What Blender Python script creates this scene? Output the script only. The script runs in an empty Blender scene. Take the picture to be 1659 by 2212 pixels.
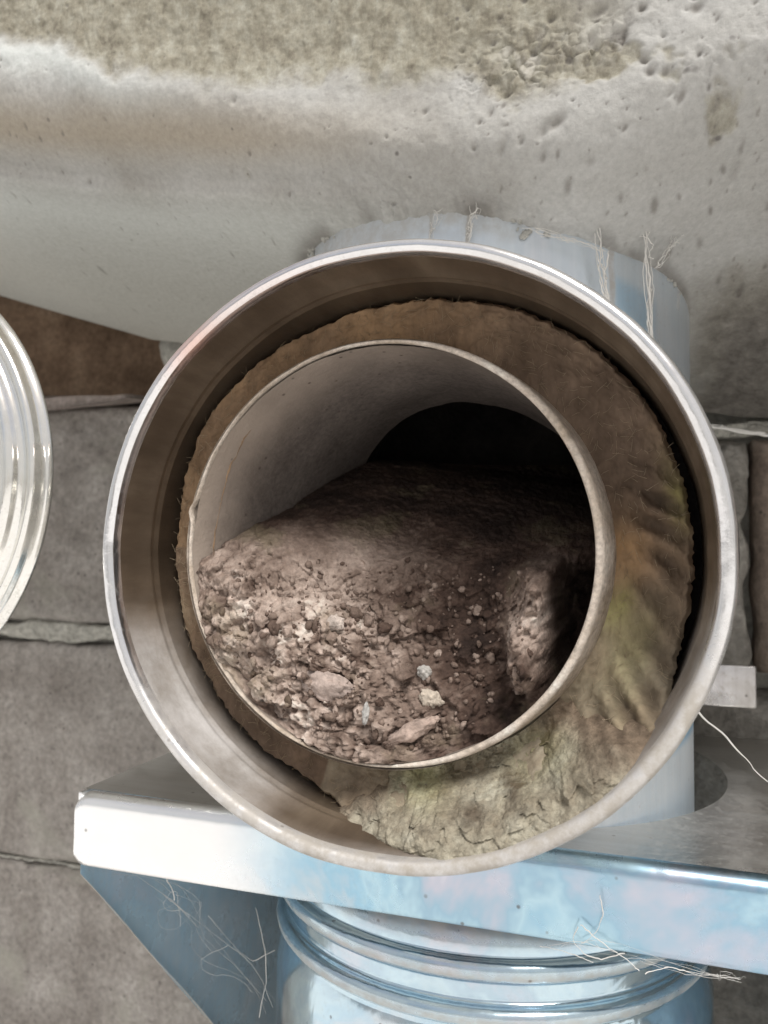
import bpy, math, random
import numpy as np
from mathutils import Vector, Matrix

random.seed(7)
rng = np.random.default_rng(7)
U = 0.104            # metres per unit; one unit = outer radius of the flue casing
AX = 1.80            # depth of the upright flue axis behind the port
SC = bpy.context.scene
COL = SC.collection

# ------------------------------------------------------------------ camera
cam_d = bpy.data.cameras.new('camera'); cam = bpy.data.objects.new('camera', cam_d); COL.objects.link(cam)
SC.camera = cam
cam_d.sensor_fit = 'VERTICAL'; cam_d.sensor_height = 36.0; cam_d.lens = 36.0 * 1688.5 / 2212.0
CP = np.array([0.771, -2.305, -0.010]); YAW, PIT, ROL = 0.319, 0.052, 0.010
fw = np.array([-math.sin(YAW)*math.cos(PIT), math.cos(YAW)*math.cos(PIT), math.sin(PIT)])
rt = np.array([math.cos(YAW), math.sin(YAW), 0]); up = np.cross(rt, fw)
r2 = rt*math.cos(ROL)+up*math.sin(ROL); u2 = up*math.cos(ROL)-rt*math.sin(ROL)
M = Matrix(((r2[0], u2[0], -fw[0], CP[0]*U), (r2[1], u2[1], -fw[1], CP[1]*U), (r2[2], u2[2], -fw[2], CP[2]*U), (0, 0, 0, 1)))
cam.matrix_world = M
cam_d.clip_start = 0.01; cam_d.clip_end = 500
cam_d.dof.use_dof = True; cam_d.dof.focus_distance = 0.285; cam_d.dof.aperture_fstop = 14.0

# ------------------------------------------------------------------ sky and sun
SUN_EL, SUN_AZ = math.radians(56), math.radians(180-36)      # veiled sun, high in front of the wall and to the right
w = bpy.data.worlds.new('World'); SC.world = w; w.use_nodes = True
nt = w.node_tree; bg = nt.nodes['Background']
sky = nt.nodes.new('ShaderNodeTexSky'); sky.sky_type = 'NISHITA'; sky.sun_disc = False
sky.sun_elevation = SUN_EL; sky.sun_rotation = SUN_AZ
sky.air_density = 1.0; sky.dust_density = 4.0; sky.ozone_density = 1.0
# broken white cloud over the blue
wtc = nt.nodes.new('ShaderNodeTexCoord'); wn = nt.nodes.new('ShaderNodeTexNoise'); wn.inputs['Scale'].default_value = 2.2; wn.inputs['Detail'].default_value = 6
nt.links.new(wtc.outputs['Generated'], wn.inputs['Vector'])
wr_ = nt.nodes.new('ShaderNodeValToRGB'); wr_.color_ramp.elements[0].position = .36; wr_.color_ramp.elements[0].color = (.35, .35, .35, 1)
wr_.color_ramp.elements[1].position = .58; wr_.color_ramp.elements[1].color = (.96, .96, .96, 1); nt.links.new(wn.outputs[0], wr_.inputs[0])
wm = nt.nodes.new('ShaderNodeMix'); wm.data_type = 'RGBA'; nt.links.new(wr_.outputs[0], wm.inputs[0]); nt.links.new(sky.outputs[0], wm.inputs[6])
wm.inputs[7].default_value = (6.2, 6.05, 5.95, 1)
nt.links.new(wm.outputs[2], bg.inputs[0]); bg.inputs[1].default_value = 0.05
sd = bpy.data.lights.new('sun', 'SUN'); sd.energy = 1.5; sd.angle = math.radians(24); sd.color = (1, .975, .94)
so = bpy.data.objects.new('sun', sd); COL.objects.link(so)
sdir = Vector((math.sin(SUN_AZ)*math.cos(SUN_EL), math.cos(SUN_AZ)*math.cos(SUN_EL), math.sin(SUN_EL)))
so.rotation_euler = sdir.to_track_quat('Z', 'Y').to_euler(); so.location = (0, 0, 6)
SC.view_settings.view_transform = 'Standard'; SC.view_settings.look = 'None'
SC.view_settings.exposure = 1.12; SC.view_settings.gamma = 1.0

# ------------------------------------------------------------------ numpy noise
def _hash(ix, iy, iz, s):
    h = (ix*374761393 + iy*668265263 + iz*2147483647 + s*1274126177) & 0xffffffff
    h = ((h ^ (h >> 13))*1274126177) & 0xffffffff
    h = h ^ (h >> 16)
    return (h & 0xffff)/65535.0
def noise(x, y, z, s=0):
    x = np.asarray(x, float); y = np.asarray(y, float)+0*x; z = np.asarray(z, float)+0*x
    ix, iy, iz = (np.floor(a).astype(np.int64) for a in (x, y, z))
    f = [a-np.floor(a) for a in (x, y, z)]; f = [a*a*(3-2*a) for a in f]
    r = 0
    for dx in (0, 1):
        for dy in (0, 1):
            for dz in (0, 1):
                wgt = (f[0] if dx else 1-f[0])*(f[1] if dy else 1-f[1])*(f[2] if dz else 1-f[2])
                r = r + wgt*_hash(ix+dx, iy+dy, iz+dz, s)
    return r*2-1
def fbm(x, y, z, f=1.0, o=4, s=0, g=.5):
    r = 0; a = 1; t = 0
    for i in range(o):
        r = r + a*noise(np.asarray(x)*f+i*7.3, np.asarray(y)*f+i*3.1, np.asarray(z)*f, s+i); t += a; a *= g; f *= 2.03
    return r/t
def ss(a, b, x):
    t = np.clip((x-a)/(b-a), 0, 1); return t*t*(3-2*t)
def gau(x, c, w_): return np.exp(-((x-c)/w_)**2)

from mathutils.kdtree import KDTree
def cells(x, z, n, b, seed, stretch=1.0):
    """random broken pieces: (height of the piece at each point, nearness to its edge, random tone)"""
    g = np.random.default_rng(seed); px = g.uniform(b[0], b[1], n); pz = g.uniform(b[2], b[3], n)*stretch
    k = KDTree(n)
    for i_ in range(n): k.insert((px[i_], pz[i_], 0), i_)
    k.balance(); xf, zf = np.ravel(x), np.ravel(z)*stretch
    xf = xf+.01*noise(xf*30, zf*30, 0, seed+1); zf = zf+.01*noise(xf*30, zf*30, 5, seed+2)
    idx = np.empty(len(xf), int); d1 = np.empty(len(xf)); d2 = np.empty(len(xf))
    for i_ in range(len(xf)):
        r_ = k.find_n((xf[i_], zf[i_], 0), 2); idx[i_] = r_[0][1]; d1[i_] = r_[0][2]; d2[i_] = r_[1][2]
    h = g.uniform(-1, 1, n); tx = g.normal(0, 1, n); tz = g.normal(0, 1, n); tone_ = g.uniform(-1, 1, n)
    size = math.sqrt((b[1]-b[0])*(b[3]-b[2])*stretch/n)
    hh = h[idx]+.9*(tx[idx]*(xf-px[idx])+tz[idx]*(zf-pz[idx]))/size
    e = np.clip(1-(d2-d1)/(.35*size), 0, 1)
    return hh.reshape(np.shape(x)), e.reshape(np.shape(x)), tone_[idx].reshape(np.shape(x))

# ------------------------------------------------------------------ object helpers
def tag(o, label=None, cat=None, group=None, kind=None):
    for k, v in (('label', label), ('category', cat), ('group', group), ('kind', kind)):
        if v: o[k] = v
    return o
def thing(name, label, cat, loc=(0, 0, 0), group=None):
    o = bpy.data.objects.new(name, None); COL.objects.link(o); o.location = Vector(loc)*U
    o.empty_display_size = .02; tag(o, label, cat, group); return o
def obj(name, verts, faces, m, parent=None, smooth=True, cols=None, sharp=None):
    v = np.asarray(verts, float)*U
    off = np.array(parent.location) if parent is not None else np.zeros(3)
    if parent is not None and parent.parent is not None: off = off + np.array(parent.parent.location)
    v = v-off
    me = bpy.data.meshes.new(name); me.from_pydata(v.tolist(), [], faces if isinstance(faces, list) else faces.tolist())
    if m is not None: me.materials.append(m)
    if cols is not None:
        for cn, arr in cols.items():
            a = me.color_attributes.new(cn, 'FLOAT_COLOR', 'POINT')
            arr = np.asarray(arr, float)
            if arr.ndim == 1: arr = np.c_[arr, arr, arr]
            a.data.foreach_set('color', np.c_[arr, np.ones(len(arr))].ravel())
    me.polygons.foreach_set('use_smooth', [smooth]*len(me.polygons))
    if sharp is not None and smooth:
        me.set_sharp_from_angle(angle=math.radians(sharp))
    o = bpy.data.objects.new(name, me); COL.objects.link(o)
    if parent is not None: o.parent = parent
    return o
def grid_faces(n, m_, wrap=False):
    i, j = np.meshgrid(np.arange(n-1), np.arange(m_ if wrap else m_-1), indexing='ij')
    a = i*m_+j; b = i*m_+(j+1) % m_
    return np.stack([a, b, b+m_, a+m_], -1).reshape(-1, 4)
EX, EZ = 1.027, 0.984
PX = -.012      # the dented port is a little wider than tall
def lathe_y(prof, n=160, cx=0, cz=0, ex=1, ez=1, jit=None, close=False):
    """profile [(r, y)] turned round the Y axis"""
    t = np.linspace(0, 2*np.pi, n, endpoint=False); V = []
    for r, y in prof:
        rr = r+(jit(t, r, y) if jit else 0); yy = y(t) if callable(y) else y+0*t
        c_x = cx(yy) if callable(cx) else cx
        V.append(np.c_[c_x+ex*rr*np.cos(t), yy, cz+ez*rr*np.sin(t)])
    return np.concatenate(V), grid_faces(len(prof), n, True)
def dent(v):
    a = np.arctan2(v[:, 2], v[:, 0]); k = 1+.004*noise(np.cos(a)*2.2+9, np.sin(a)*2.2, 0, 5)+.0018*noise(np.cos(a)*9, np.sin(a)*9, 3, 6)
    v = v.copy(); v[:, 0] *= k; v[:, 2] *= k; v[:, 1] += .006*noise(np.cos(a)*3, np.sin(a)*3+4, 0, 8)*(v[:, 1] < .1); return v
def lathe_z(prof, n=160, cx=0, cy=0):
    t = np.linspace(0, 2*np.pi, n, endpoint=False)
    V = [np.c_[cx+r*np.cos(t), cy+r*np.sin(t), z+0*t] for r, z in prof]
    return np.concatenate(V), grid_faces(len(prof), n, True)
def box(x0, x1, y0, y1, z0, z1, b=0.0):
    """box with chamfered edges (b)"""
    import bmesh
    bm = bmesh.new(); bmesh.ops.create_cube(bm, size=1)
    for v in bm.verts: v.co = Vector(((x0+x1)/2+v.co.x*(x1-x0), (y0+y1)/2+v.co.y*(y1-y0), (z0+z1)/2+v.co.z*(z1-z0)))
    if b > 0: bmesh.ops.bevel(bm, geom=bm.edges[:], offset=b, segments=3, profile=.5, affect='EDGES')
    bm.verts.ensure_lookup_table()
    V = [tuple(v.co) for v in bm.verts]; F = [[v.index for v in f.verts] for f in bm.faces]; bm.free(); return np.array(V), F
def join(*parts):
    V = []; F = []; k = 0
    for v, f in parts:
        V.append(np.asarray(v)); F += [[int(i)+k for i in q] for q in f]; k += len(v)
    return np.concatenate(V), F
def tube(path, rad, n=6):
    """thin tube along a 3-D path; rad a number or list"""
    P = np.asarray(path, float); k = len(P); R = np.ones(k)*np.asarray(rad)
    T = np.gradient(P, axis=0); T /= np.linalg.norm(T, axis=1)[:, None]+1e-9
    a = np.cross(T, [0.13, .21, .97]); a /= np.linalg.norm(a, axis=1)[:, None]+1e-9; b = np.cross(T, a)
    t = np.linspace(0, 2*np.pi, n, endpoint=False)
    V = (P[:, None]+R[:, None, None]*(a[:, None]*np.cos(t)[None, :, None]+b[:, None]*np.sin(t)[None, :, None])).reshape(-1, 3)
    return V, grid_faces(k, n, True)

# ------------------------------------------------------------------ material helpers
class NT:
    def __init__(s, name):
        s.m = bpy.data.materials.new(name); s.m.use_nodes = True; s.t = s.m.node_tree
        s.b = s.t.nodes['Principled BSDF']; s.tc = s.t.nodes.new('ShaderNodeTexCoord').outputs['Object']
    def n(s, ty, **kw):
        q = s.t.nodes.new(ty)
        for k, v in kw.items(): setattr(q, k, v)
        return q
    def l(s, a, b): s.t.links.new(a, b)
    def mapping(s, sc=(1, 1, 1), loc=(0, 0, 0), rot=(0, 0, 0)):
        q = s.n('ShaderNodeMapping'); q.inputs['Scale'].default_value = sc; q.inputs['Location'].default_value = loc
        q.inputs['Rotation'].default_value = rot; s.l(s.tc, q.inputs[0]); return q.outputs[0]
    def noise(s, scale, detail=4, rough=.55, vec=None, dist=0):
        q = s.n('ShaderNodeTexNoise'); q.inputs['Scale'].default_value = scale/U; q.inputs['Detail'].default_value = detail
        q.inputs['Roughness'].default_value = rough; q.inputs['Distortion'].default_value = dist
        s.l(vec if vec is not None else s.tc, q.inputs['Vector']); return q.outputs[0]
    def voro(s, scale, feature='F1', vec=None, out=0):
        q = s.n('ShaderNodeTexVoronoi', feature=feature); q.inputs['Scale'].default_value = scale/U
        s.l(vec if vec is not None else s.tc, q.inputs['Vector']); return q.outputs[out]
    def ramp(s, fac, stops):
        q = s.n('ShaderNodeValToRGB'); e = q.color_ramp.elements
        while len(e) < len(stops): e.new(.5)
        for el, (p, c) in zip(e, stops):
            el.position = p; el.color = (*(c if hasattr(c, '__len__') else (c, c, c)), 1)
        s.l(fac, q.inputs[0]); return q.outputs[0]
    def mix(s, fac, a, b, mode='MIX'):
        q = s.n('ShaderNodeMix', data_type='RGBA', blend_type=mode)
        for i, v in ((0, fac), (6, a), (7, b)):
            if hasattr(v, 'links'): s.l(v, q.inputs[i])
            elif i == 0: q.inputs[0].default_value = v
            else: q.inputs[i].default_value = (*v, 1)
        return q.outputs[2]
    def math(s, op, a, b=0.0, clamp=False):
        q = s.n('ShaderNodeMath', operation=op, use_clamp=clamp)
        for i, v in ((0, a), (1, b)):
            if hasattr(v, 'links'): s.l(v, q.inputs[i])
            else: q.inputs[i].default_value = v
        return q.outputs[0]
    def attr(s, name):
        q = s.n('ShaderNodeAttribute', attribute_name=name); return q.outputs['Color']
    def sep(s, v, i):
        q = s.n('ShaderNodeSeparateXYZ'); s.l(v, q.inputs[0]); return q.outputs[i]
    def bump(s, h, strength=.5, dist=.01, prev=None):
        q = s.n('ShaderNodeBump'); q.inputs['Strength'].default_value = strength; q.inputs['Distance'].default_value = dist*U
        s.l(h, q.inputs['Height'])
        if prev is not None: s.l(prev, q.inputs['Normal'])
        return q.outputs[0]
    def out(s, color=None, rough=None, metal=None, normal=None, spec=None):
        for k, v in (('Base Color', color), ('Roughness', rough), ('Metallic', metal), ('Normal', normal), ('Specular IOR Level', spec)):
            if v is None: continue
            if hasattr(v, 'links'): s.l(v, s.b.inputs[k])
            elif k == 'Base Color': s.b.inputs[k].default_value = (*v, 1)
            else: s.b.inputs[k].default_value = v
        return s.m

def mineral(name, stops, scale=3, grain=40, b1=.5, b2=.4, stain=None, rough=.95, dist=.02, vec=None, speck=None):
    t = NT(name); n1 = t.noise(scale, 5, .6); c = t.ramp(n1, stops)
    g = t.noise(grain, 4, .7); c = t.mix(.55, c, t.ramp(g, [(.3, .35), (.7, 1.0)]), 'OVERLAY')
    if speck:
        v = t.voro(speck[0], 'F1'); k = t.ramp(v, [(.08, 1.0), (.22, 0.0)])
        n3 = t.noise(speck[0]*.5, 2, .5); k = t.mix(1.0, k, t.ramp(n3, [(.52, 0.0), (.6, 1.0)]), 'MULTIPLY')
        c = t.mix(k, c, speck[1])
    if stain is not None:
        for (sc_, lo, hi, colr) in stain:
            c = t.mix(t.ramp(t.noise(sc_, 4, .6, dist=.6), [(lo, 0.0), (hi, 1.0)]), c, colr)
    bm_ = t.bump(t.noise(grain, 6, .7), b2, dist*.5); bm_ = t.bump(n1, b1, dist*3, bm_)
    return t.out(c, rough, 0, bm_, .25)

def steel(name, base=(.62, .61, .6), rough=(.12, .3), refl_tint=0.0, dust=.35, brushed='z', dustcol=(.42, .38, .33), big=.8, bumpy=.15, metal=1.0):
    t = NT(name)
    st = {'z': (1, 1, .04), 'y': (.04, 1, 1), 'x': (.04, 1, 1), 'n': (1, 1, 1)}[brushed]
    streak = t.noise(30, 3, .6, t.mapping(st)); cloud = t.noise(big, 4, .6, dist=.8)
    c = t.mix(.25, base, t.ramp(streak, [(.3, .5), (.7, 1.0)]), 'OVERLAY')
    if refl_tint > 0:
        refl_tint = t.math('MULTIPLY', refl_tint, t.math('SUBTRACT', 1.0, t.sep(t.attr('untinted'), 0), True))
        tn = t.noise(big*1.3, 5, .65, t.mapping(loc=(3, 1, 2)), .35)
        tc_ = t.ramp(tn, [(.24, (.72, .74, .78)), (.33, (.36, .38, .52)), (.43, (.03, .30, .50)), (.48, (.22, .52, .68)), (.54, (.04, .36, .58)), (.60, (.28, .44, .55)), (.66, (.58, .68, .76)), (.72, (.10, .13, .24))])
        c = t.mix(refl_tint, c, tc_, 'MIX')  # teal and violet reflections painted into the base colour as mottling
    rg = t.ramp(t.noise(big*2.5, 5, .6), [(.3, rough[0]), (.7, rough[1])])
    dm = t.math('MULTIPLY', t.ramp(t.noise(big*1.7, 6, .68, dist=.5), [(.42, 0.0), (.68, 1.0)]), dust, True)
    fine = t.math('MULTIPLY', t.ramp(t.noise(45, 3, .6), [(.5, 0.0), (.7, 1.0)]), dust*.8, True)
    dm = t.math('MAXIMUM', dm, fine)
    dm = t.math('MAXIMUM', dm, t.math('MULTIPLY', t.sep(t.attr('dirt_and_light'), 0), t.ramp(t.noise(12, 5, .7), [(.3, .35), (.6, 1.0)]), True))
    fl = t.math('MULTIPLY', t.sep(t.attr('blue_refl'), 0), t.ramp(t.noise(3, 4, .6), [(.25, .55), (.55, 1.0)]), True)
    c = t.mix(fl, c, (.14, .42, .66))  # blue reflection patches painted into the flue colour
    c = t.mix(t.sep(t.attr('warm_glint'), 0), c, (.80, .36, .24))  # copper glint painted into the rim colour
    c = t.mix(dm, c, dustcol)
    mt = t.math('MULTIPLY', t.math('SUBTRACT', 1.0, dm, True), metal)
    rg = t.math('MAXIMUM', rg, t.math('MULTIPLY', dm, .9))
    spk = t.math('MULTIPLY', t.ramp(t.voro(11), [(.05, 1.0), (.11, 0.0)]), t.ramp(t.noise(5, 3, .5), [(.5, 0.0), (.6, 1.0)]))
    c = t.mix(t.math('MULTIPLY', spk, .7), c, (.13, .11, .09)); mt = t.math('SUBTRACT', mt, t.math('MULTIPLY', spk, .7), True)
    nb = t.bump(streak, bumpy*.5, .004); nb = t.bump(cloud, bumpy, .06, nb)
    return t.out(c, rg, mt, nb)

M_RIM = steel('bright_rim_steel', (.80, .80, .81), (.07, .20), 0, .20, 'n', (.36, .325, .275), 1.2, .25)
M_CASE = steel('casing_steel', (.60, .59, .57), (.18, .36), 0, .4, 'z', big=1)
M_BODY = steel('flue_body_steel', (.66, .70, .74), (.26, .42), .12, .25, 'z', (.40, .39, .37), .8, .12, metal=.62)
M_LIP = steel('shelf_steel', (.95, .955, .96), (.22, .36), .75, .10, 'x', (.55, .55, .52), .9, .25)
M_SHELF = steel('dusty_shelf_steel', (.66, .64, .60), (.26, .42), .05, .32, 'x', (.40, .37, .33), 1.0, .12)
M_GUS = steel('gusset_steel', (.66, .85, .98), (.2, .38), .24, .35, 'z', (.52, .55, .57), 1.2, .2, metal=.30)  # blue base colour stands in for reflections in the plate
M_BAND = steel('band_steel', (.95, .96, .97), (.10, .24), .5, .10, 'z', (.50, .47, .42), 1.0, .3)
M_CAP = steel('cap_steel', (.84, .83, .79), (.06, .14), 0, .25, 'n', (.52, .48, .38), .8, .12)
M_TAB = steel('clamp_steel', (.55, .53, .53), (.22, .4), 0, .7, 'z', big=2.5)

# inner face of the casing: steel with the wool's brown reflection painted in, dusted pale towards the lower left
def m_liner():
    t = NT('brown_reflection_liner'); streak = t.noise(5, 5, .65, t.mapping((1, .22, 1)))
    c = t.ramp(streak, [(.25, (.09, .066, .046)), (.5, (.16, .12, .085)), (.75, (.26, .205, .15))])
    d = t.sep(t.attr('dust'), 0); dn = t.noise(3, 6, .7)
    d = t.math('MULTIPLY', d, t.ramp(dn, [(.25, .55), (.6, 1.0)]), True)
    c = t.mix(d, c, t.ramp(dn, [(.3, (.26, .24, .215)), (.7, (.52, .50, .485))]))
    mt = t.math('SUBTRACT', .5, d, True); rg = t.math('ADD', .36, t.math('MULTIPLY', d, .5))
    nb = t.bump(t.noise(40, 4, .7), .25, .006); nb = t.bump(streak, .2, .02, nb)
    return t.out(c, rg, mt, nb)
M_LINER = m_liner()
def m_pipe():
    t = NT('sooty_inner_pipe'); n1 = t.noise(2.2, 5, .6); g = t.noise(45, 4, .7)
    c = t.ramp(n1, [(.3, (.075, .062, .054)), (.6, (.125, .106, .094)), (.8, (.18, .152, .132))])
    c = t.mix(.5, c, t.ramp(g, [(.3, .3), (.7, .9)]), 'OVERLAY')
    c = t.mix(t.math('MULTIPLY', t.sep(t.attr('dirt_and_light'), 0), t.ramp(n1, [(.3, .6), (.6, 1.0)]), True), c, (.36, .30, .25))
    v = t.voro(14); c = t.mix(t.ramp(v, [(.05, .8), (.12, 0.0)]), c, (.08, .06, .05))
    nb = t.bump(g, .35, .01); nb = t.bump(t.noise(9, 5, .6), .3, .02, nb)
    return t.out(c, .9, 0, nb, .2)
M_PIPE = m_pipe()
M_PLIP = mineral('dusty_pipe_lip', [(.3, (.32, .26, .20)), (.6, (.52, .46, .40)), (.8, (.66, .60, .54))], 6, 50, .4, .5)
def m_wool():
    t = NT('mineral_wool'); fib = t.noise(16, 5, .7, t.mapping((1, 1, .35), rot=(0, .5, 0)))
    c = t.ramp(t.noise(2.4, 5, .65), [(.28, (.10, .070, .05)), (.46, (.175, .125, .09)), (.62, (.26, .185, .125)), (.8, (.33, .265, .18))])
    a = t.attr('zone')
    c = t.mix(t.math('MULTIPLY', t.sep(a, 0), t.ramp(t.noise(4, 4, .6), [(.35, .2), (.6, 1.0)]), True), c, (.36, .33, .12))
    c = t.mix(t.math('MULTIPLY', t.sep(a, 1), t.ramp(t.noise(5, 4, .6), [(.3, .4), (.6, 1.0)]), True), c, (.42, .26, .13))
    c = t.mix(t.sep(t.attr('beige'), 0), c, t.ramp(t.noise(4, 6, .68), [(.3, (.19, .155, .11)), (.5, (.31, .27, .20)), (.7, (.42, .385, .30))]))
    c = t.mix(t.math('MULTIPLY', t.sep(a, 2), .8), c, (.07, .052, .038))
    c = t.mix(.5, c, t.ramp(fib, [(.3, .25), (.7, .85)]), 'OVERLAY')
    nb = t.bump(fib, .5, .015); nb = t.bump(t.noise(5, 4, .6), .35, .05, nb)
    return t.out(c, .95, 0, nb, .15)
M_WOOL = m_wool()
def m_soot():
    t = NT('caked_soot'); v = t.sep(t.attr('zone'), 0); n1 = t.noise(7, 6, .72, dist=.3); g = t.noise(50, 4, .7)
    f = t.math('ADD', t.math('MULTIPLY', v, .85), t.math('MULTIPLY', n1, .34), True)
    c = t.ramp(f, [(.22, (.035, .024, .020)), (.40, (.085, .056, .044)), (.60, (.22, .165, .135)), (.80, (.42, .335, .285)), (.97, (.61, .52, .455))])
    c = t.mix(t.math('MULTIPLY', t.ramp(t.noise(3.5, 4, .6), [(.56, 0.0), (.68, 1.0)]), .3), c, (.22, .20, .12))
    c = t.mix(.45, c, t.ramp(g, [(.3, .25), (.7, .9)]), 'OVERLAY')
    nb = t.bump(g, .45, .012); nb = t.bump(t.noise(14, 6, .7), .6, .04, nb)
    return t.out(c, .95, 0, nb, .15)
M_SOOT = m_soot()
def m_crust():
    t = NT('green_grey_grit'); n1 = t.noise(4, 6, .68); g = t.noise(34, 4, .75); a = t.attr('zone')
    c = t.ramp(n1, [(.3, (.19, .155, .11)), (.5, (.34, .31, .24)), (.7, (.50, .485, .40))])
    c = t.mix(t.ramp(t.noise(6, 5, .65), [(.60, 0.0), (.68, .9)]), c, (.11, .085, .06))
    c = t.mix(t.math('MULTIPLY', t.sep(a, 1), .5), c, (.34, .33, .12))
    c = t.mix(t.sep(a, 0), c, t.ramp(n1, [(.3, (.12, .09, .065)), (.7, (.26, .20, .145))]))
    c = t.mix(t.math('MULTIPLY', t.sep(a, 2), .8), c, (.075, .055, .04))
    c = t.mix(.6, c, t.ramp(g, [(.3, .25), (.7, .85)]), 'OVERLAY')
    nb = t.bump(g, .6, .015); nb = t.bump(t.noise(11, 6, .7), .6, .04, nb)
    return t.out(c, .95, 0, nb, .15)
M_CRUST = m_crust()
M_BLACK = mineral('black_soot_and_shade', [(.3, (.012, .01, .01)), (.7, (.035, .03, .028))], 4, 30)
def m_cement():
    t = NT('render_cement'); a = t.attr('zone'); R, G, B = (t.sep(a, i) for i in range(3))
    n1 = t.noise(1.0, 5, .6, dist=.5)
    c = t.ramp(n1, [(.3, (.34, .33, .305)), (.5, (.41, .405, .385)), (.7, (.49, .49, .475))])
    c = t.mix(B, c, (.72, .765, .745)); c = t.mix(G, c, (.345, .30, .235))
    n2 = t.noise(9, 6, .75, t.mapping((1.25, 1, .8)))
    rc = t.ramp(n2, [(.28, (.13, .112, .085)), (.45, (.255, .235, .18)), (.6, (.34, .325, .265)), (.75, (.44, .43, .375))])
    c = t.mix(R, c, rc)
    g = t.noise(40, 4, .7); c = t.mix(.35, c, t.ramp(g, [(.3, .35), (.7, .7)]), 'OVERLAY')
    v = t.voro(8, vec=t.mapping((1, 1, 1))); pit = t.ramp(t.math('ADD', v, t.math('MULTIPLY', t.noise(6, 3, .7), .25)), [(.14, 1.0), (.20, 0.0)])
    pm = t.ramp(t.noise(2.3, 3, .5), [(.46, 0.0), (.56, 1.0)]); pit = t.math('MULTIPLY', t.sep(pit, 0), t.sep(pm, 0))
    v2 = t.voro(6.0, vec=t.mapping((.75, 1, 1.35), rot=(0, .6, 0))); p2 = t.ramp(t.math('ADD', v2, t.math('MULTIPLY', t.noise(4, 4, .7), .75)), [(.40, 1.0), (.47, 0.0)])
    sx = t.sep(t.tc, 0); rgt = t.math('MULTIPLY_ADD', sx, 12.0); rgt.node.inputs[2].default_value = -.2; rgt.node.use_clamp = True
    p2 = t.math('MULTIPLY', t.sep(p2, 0), rgt)
    pit = t.math('MAXIMUM', pit, p2)
    v3 = t.voro(9, vec=t.mapping((1, 1, .8))); p3 = t.ramp(t.math('ADD', v3, t.math('MULTIPLY', t.noise(25, 3, .6), .15)), [(.20, 1.0), (.30, 0.0)])
    pit = t.math('MAXIMUM', pit, t.math('MULTIPLY', t.math('MULTIPLY', t.sep(p3, 0), R), t.ramp(t.noise(3, 4, .6), [(.5, 0.0), (.62, .8)])))
    c = t.mix(t.math('MULTIPLY', pit, .75), c, (.10, .09, .085))
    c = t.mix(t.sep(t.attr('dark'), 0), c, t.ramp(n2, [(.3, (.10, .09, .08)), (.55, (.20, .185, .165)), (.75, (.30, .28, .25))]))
    c = t.mix(t.math('MULTIPLY', t.sep(t.attr('lite'), 0), .6), c, (.56, .54, .50))
    nb = t.bump(g, .35, .01); nb = t.bump(pit, -.6, .03, nb); nb = t.bump(t.noise(4, 6, .6), .25, .04, nb)
    return t.out(c, .93, 0, nb, .25)
M_CEM = m_cement()
BL = [(.28, (.17, .152, .136)), (.5, (.245, .225, .205)), (.72, (.33, .308, .285))]
M_BLOCK = mineral('concrete_block', BL, 2.2, 22, .4, .75, [(1.1, .55, .75, (.36, .35, .30))], dist=.03, speck=(16, (.09, .08, .075)))
M_BLOCK2 = mineral('brown_block', [(.3, (.17, .13, .105)), (.6, (.26, .21, .17)), (.8, (.31, .27, .23))], 2.5, 22, .4, .75, None, dist=.03, speck=(13, (.08, .07, .06)))
M_STONE = mineral('dark_rough_stone', [(.3, (.13, .12, .105)), (.55, (.24, .225, .20)), (.8, (.36, .34, .31))], 2.2, 16, .9, .8, None, dist=.05)
M_MORT = mineral('mortar', [(.3, (.27, .26, .23)), (.6, (.38, .37, .33)), (.8, (.46, .45, .41))], 4, 24, .7, .8, None, dist=.03)
M_BROWN = mineral('brown_board', [(.3, (.11, .072, .047)), (.5, (.19, .128, .085)), (.75, (.27, .195, .135))], 3.2, 30, .5, .6)
M_SLATE = mineral('slate', [(.3, (.17, .14, .12)), (.7, (.28, .24, .22))], 3, 30, .4, .5)
M_GROUND = mineral('pale_yard', [(.3, (.64, .625, .61)), (.7, (.76, .75, .73))], .12, 3, .2, .2)
M_WEB = NT('cobweb').out((.72, .70, .66), .8, 0)
M_BUILD = mineral('building_render', [(.3, (.38, .37, .35)), (.7, (.48, .47, .45))], .4, 12, .3, .4)

# ================================================================== SETTING
v, f = box(-900, 900, -900, 900, -10.3, -10.0); tag(obj('ground', v, f, M_GROUND, smooth=False), kind='structure')

# building above and beside the recess (out of frame, gives the wall its shade)
bt = thing('building', 'unseen pale rendered building behind and above the flue, shading the wall', 'building', (0, 6, -10))
v, f = box(-45, 45, .54, 12, 3.4, 24); obj('wall', v, f, M_BUILD, bt, False)
v, f = box(-45, -6.6, .54, 12, -9.99, 3.39); obj('wall', v, f, M_BUILD, bt, False)
v, f = box(4.6, 45, .54, 12, -9.99, 3.39); obj('wall', v, f, M_BUILD, bt, False)

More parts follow.
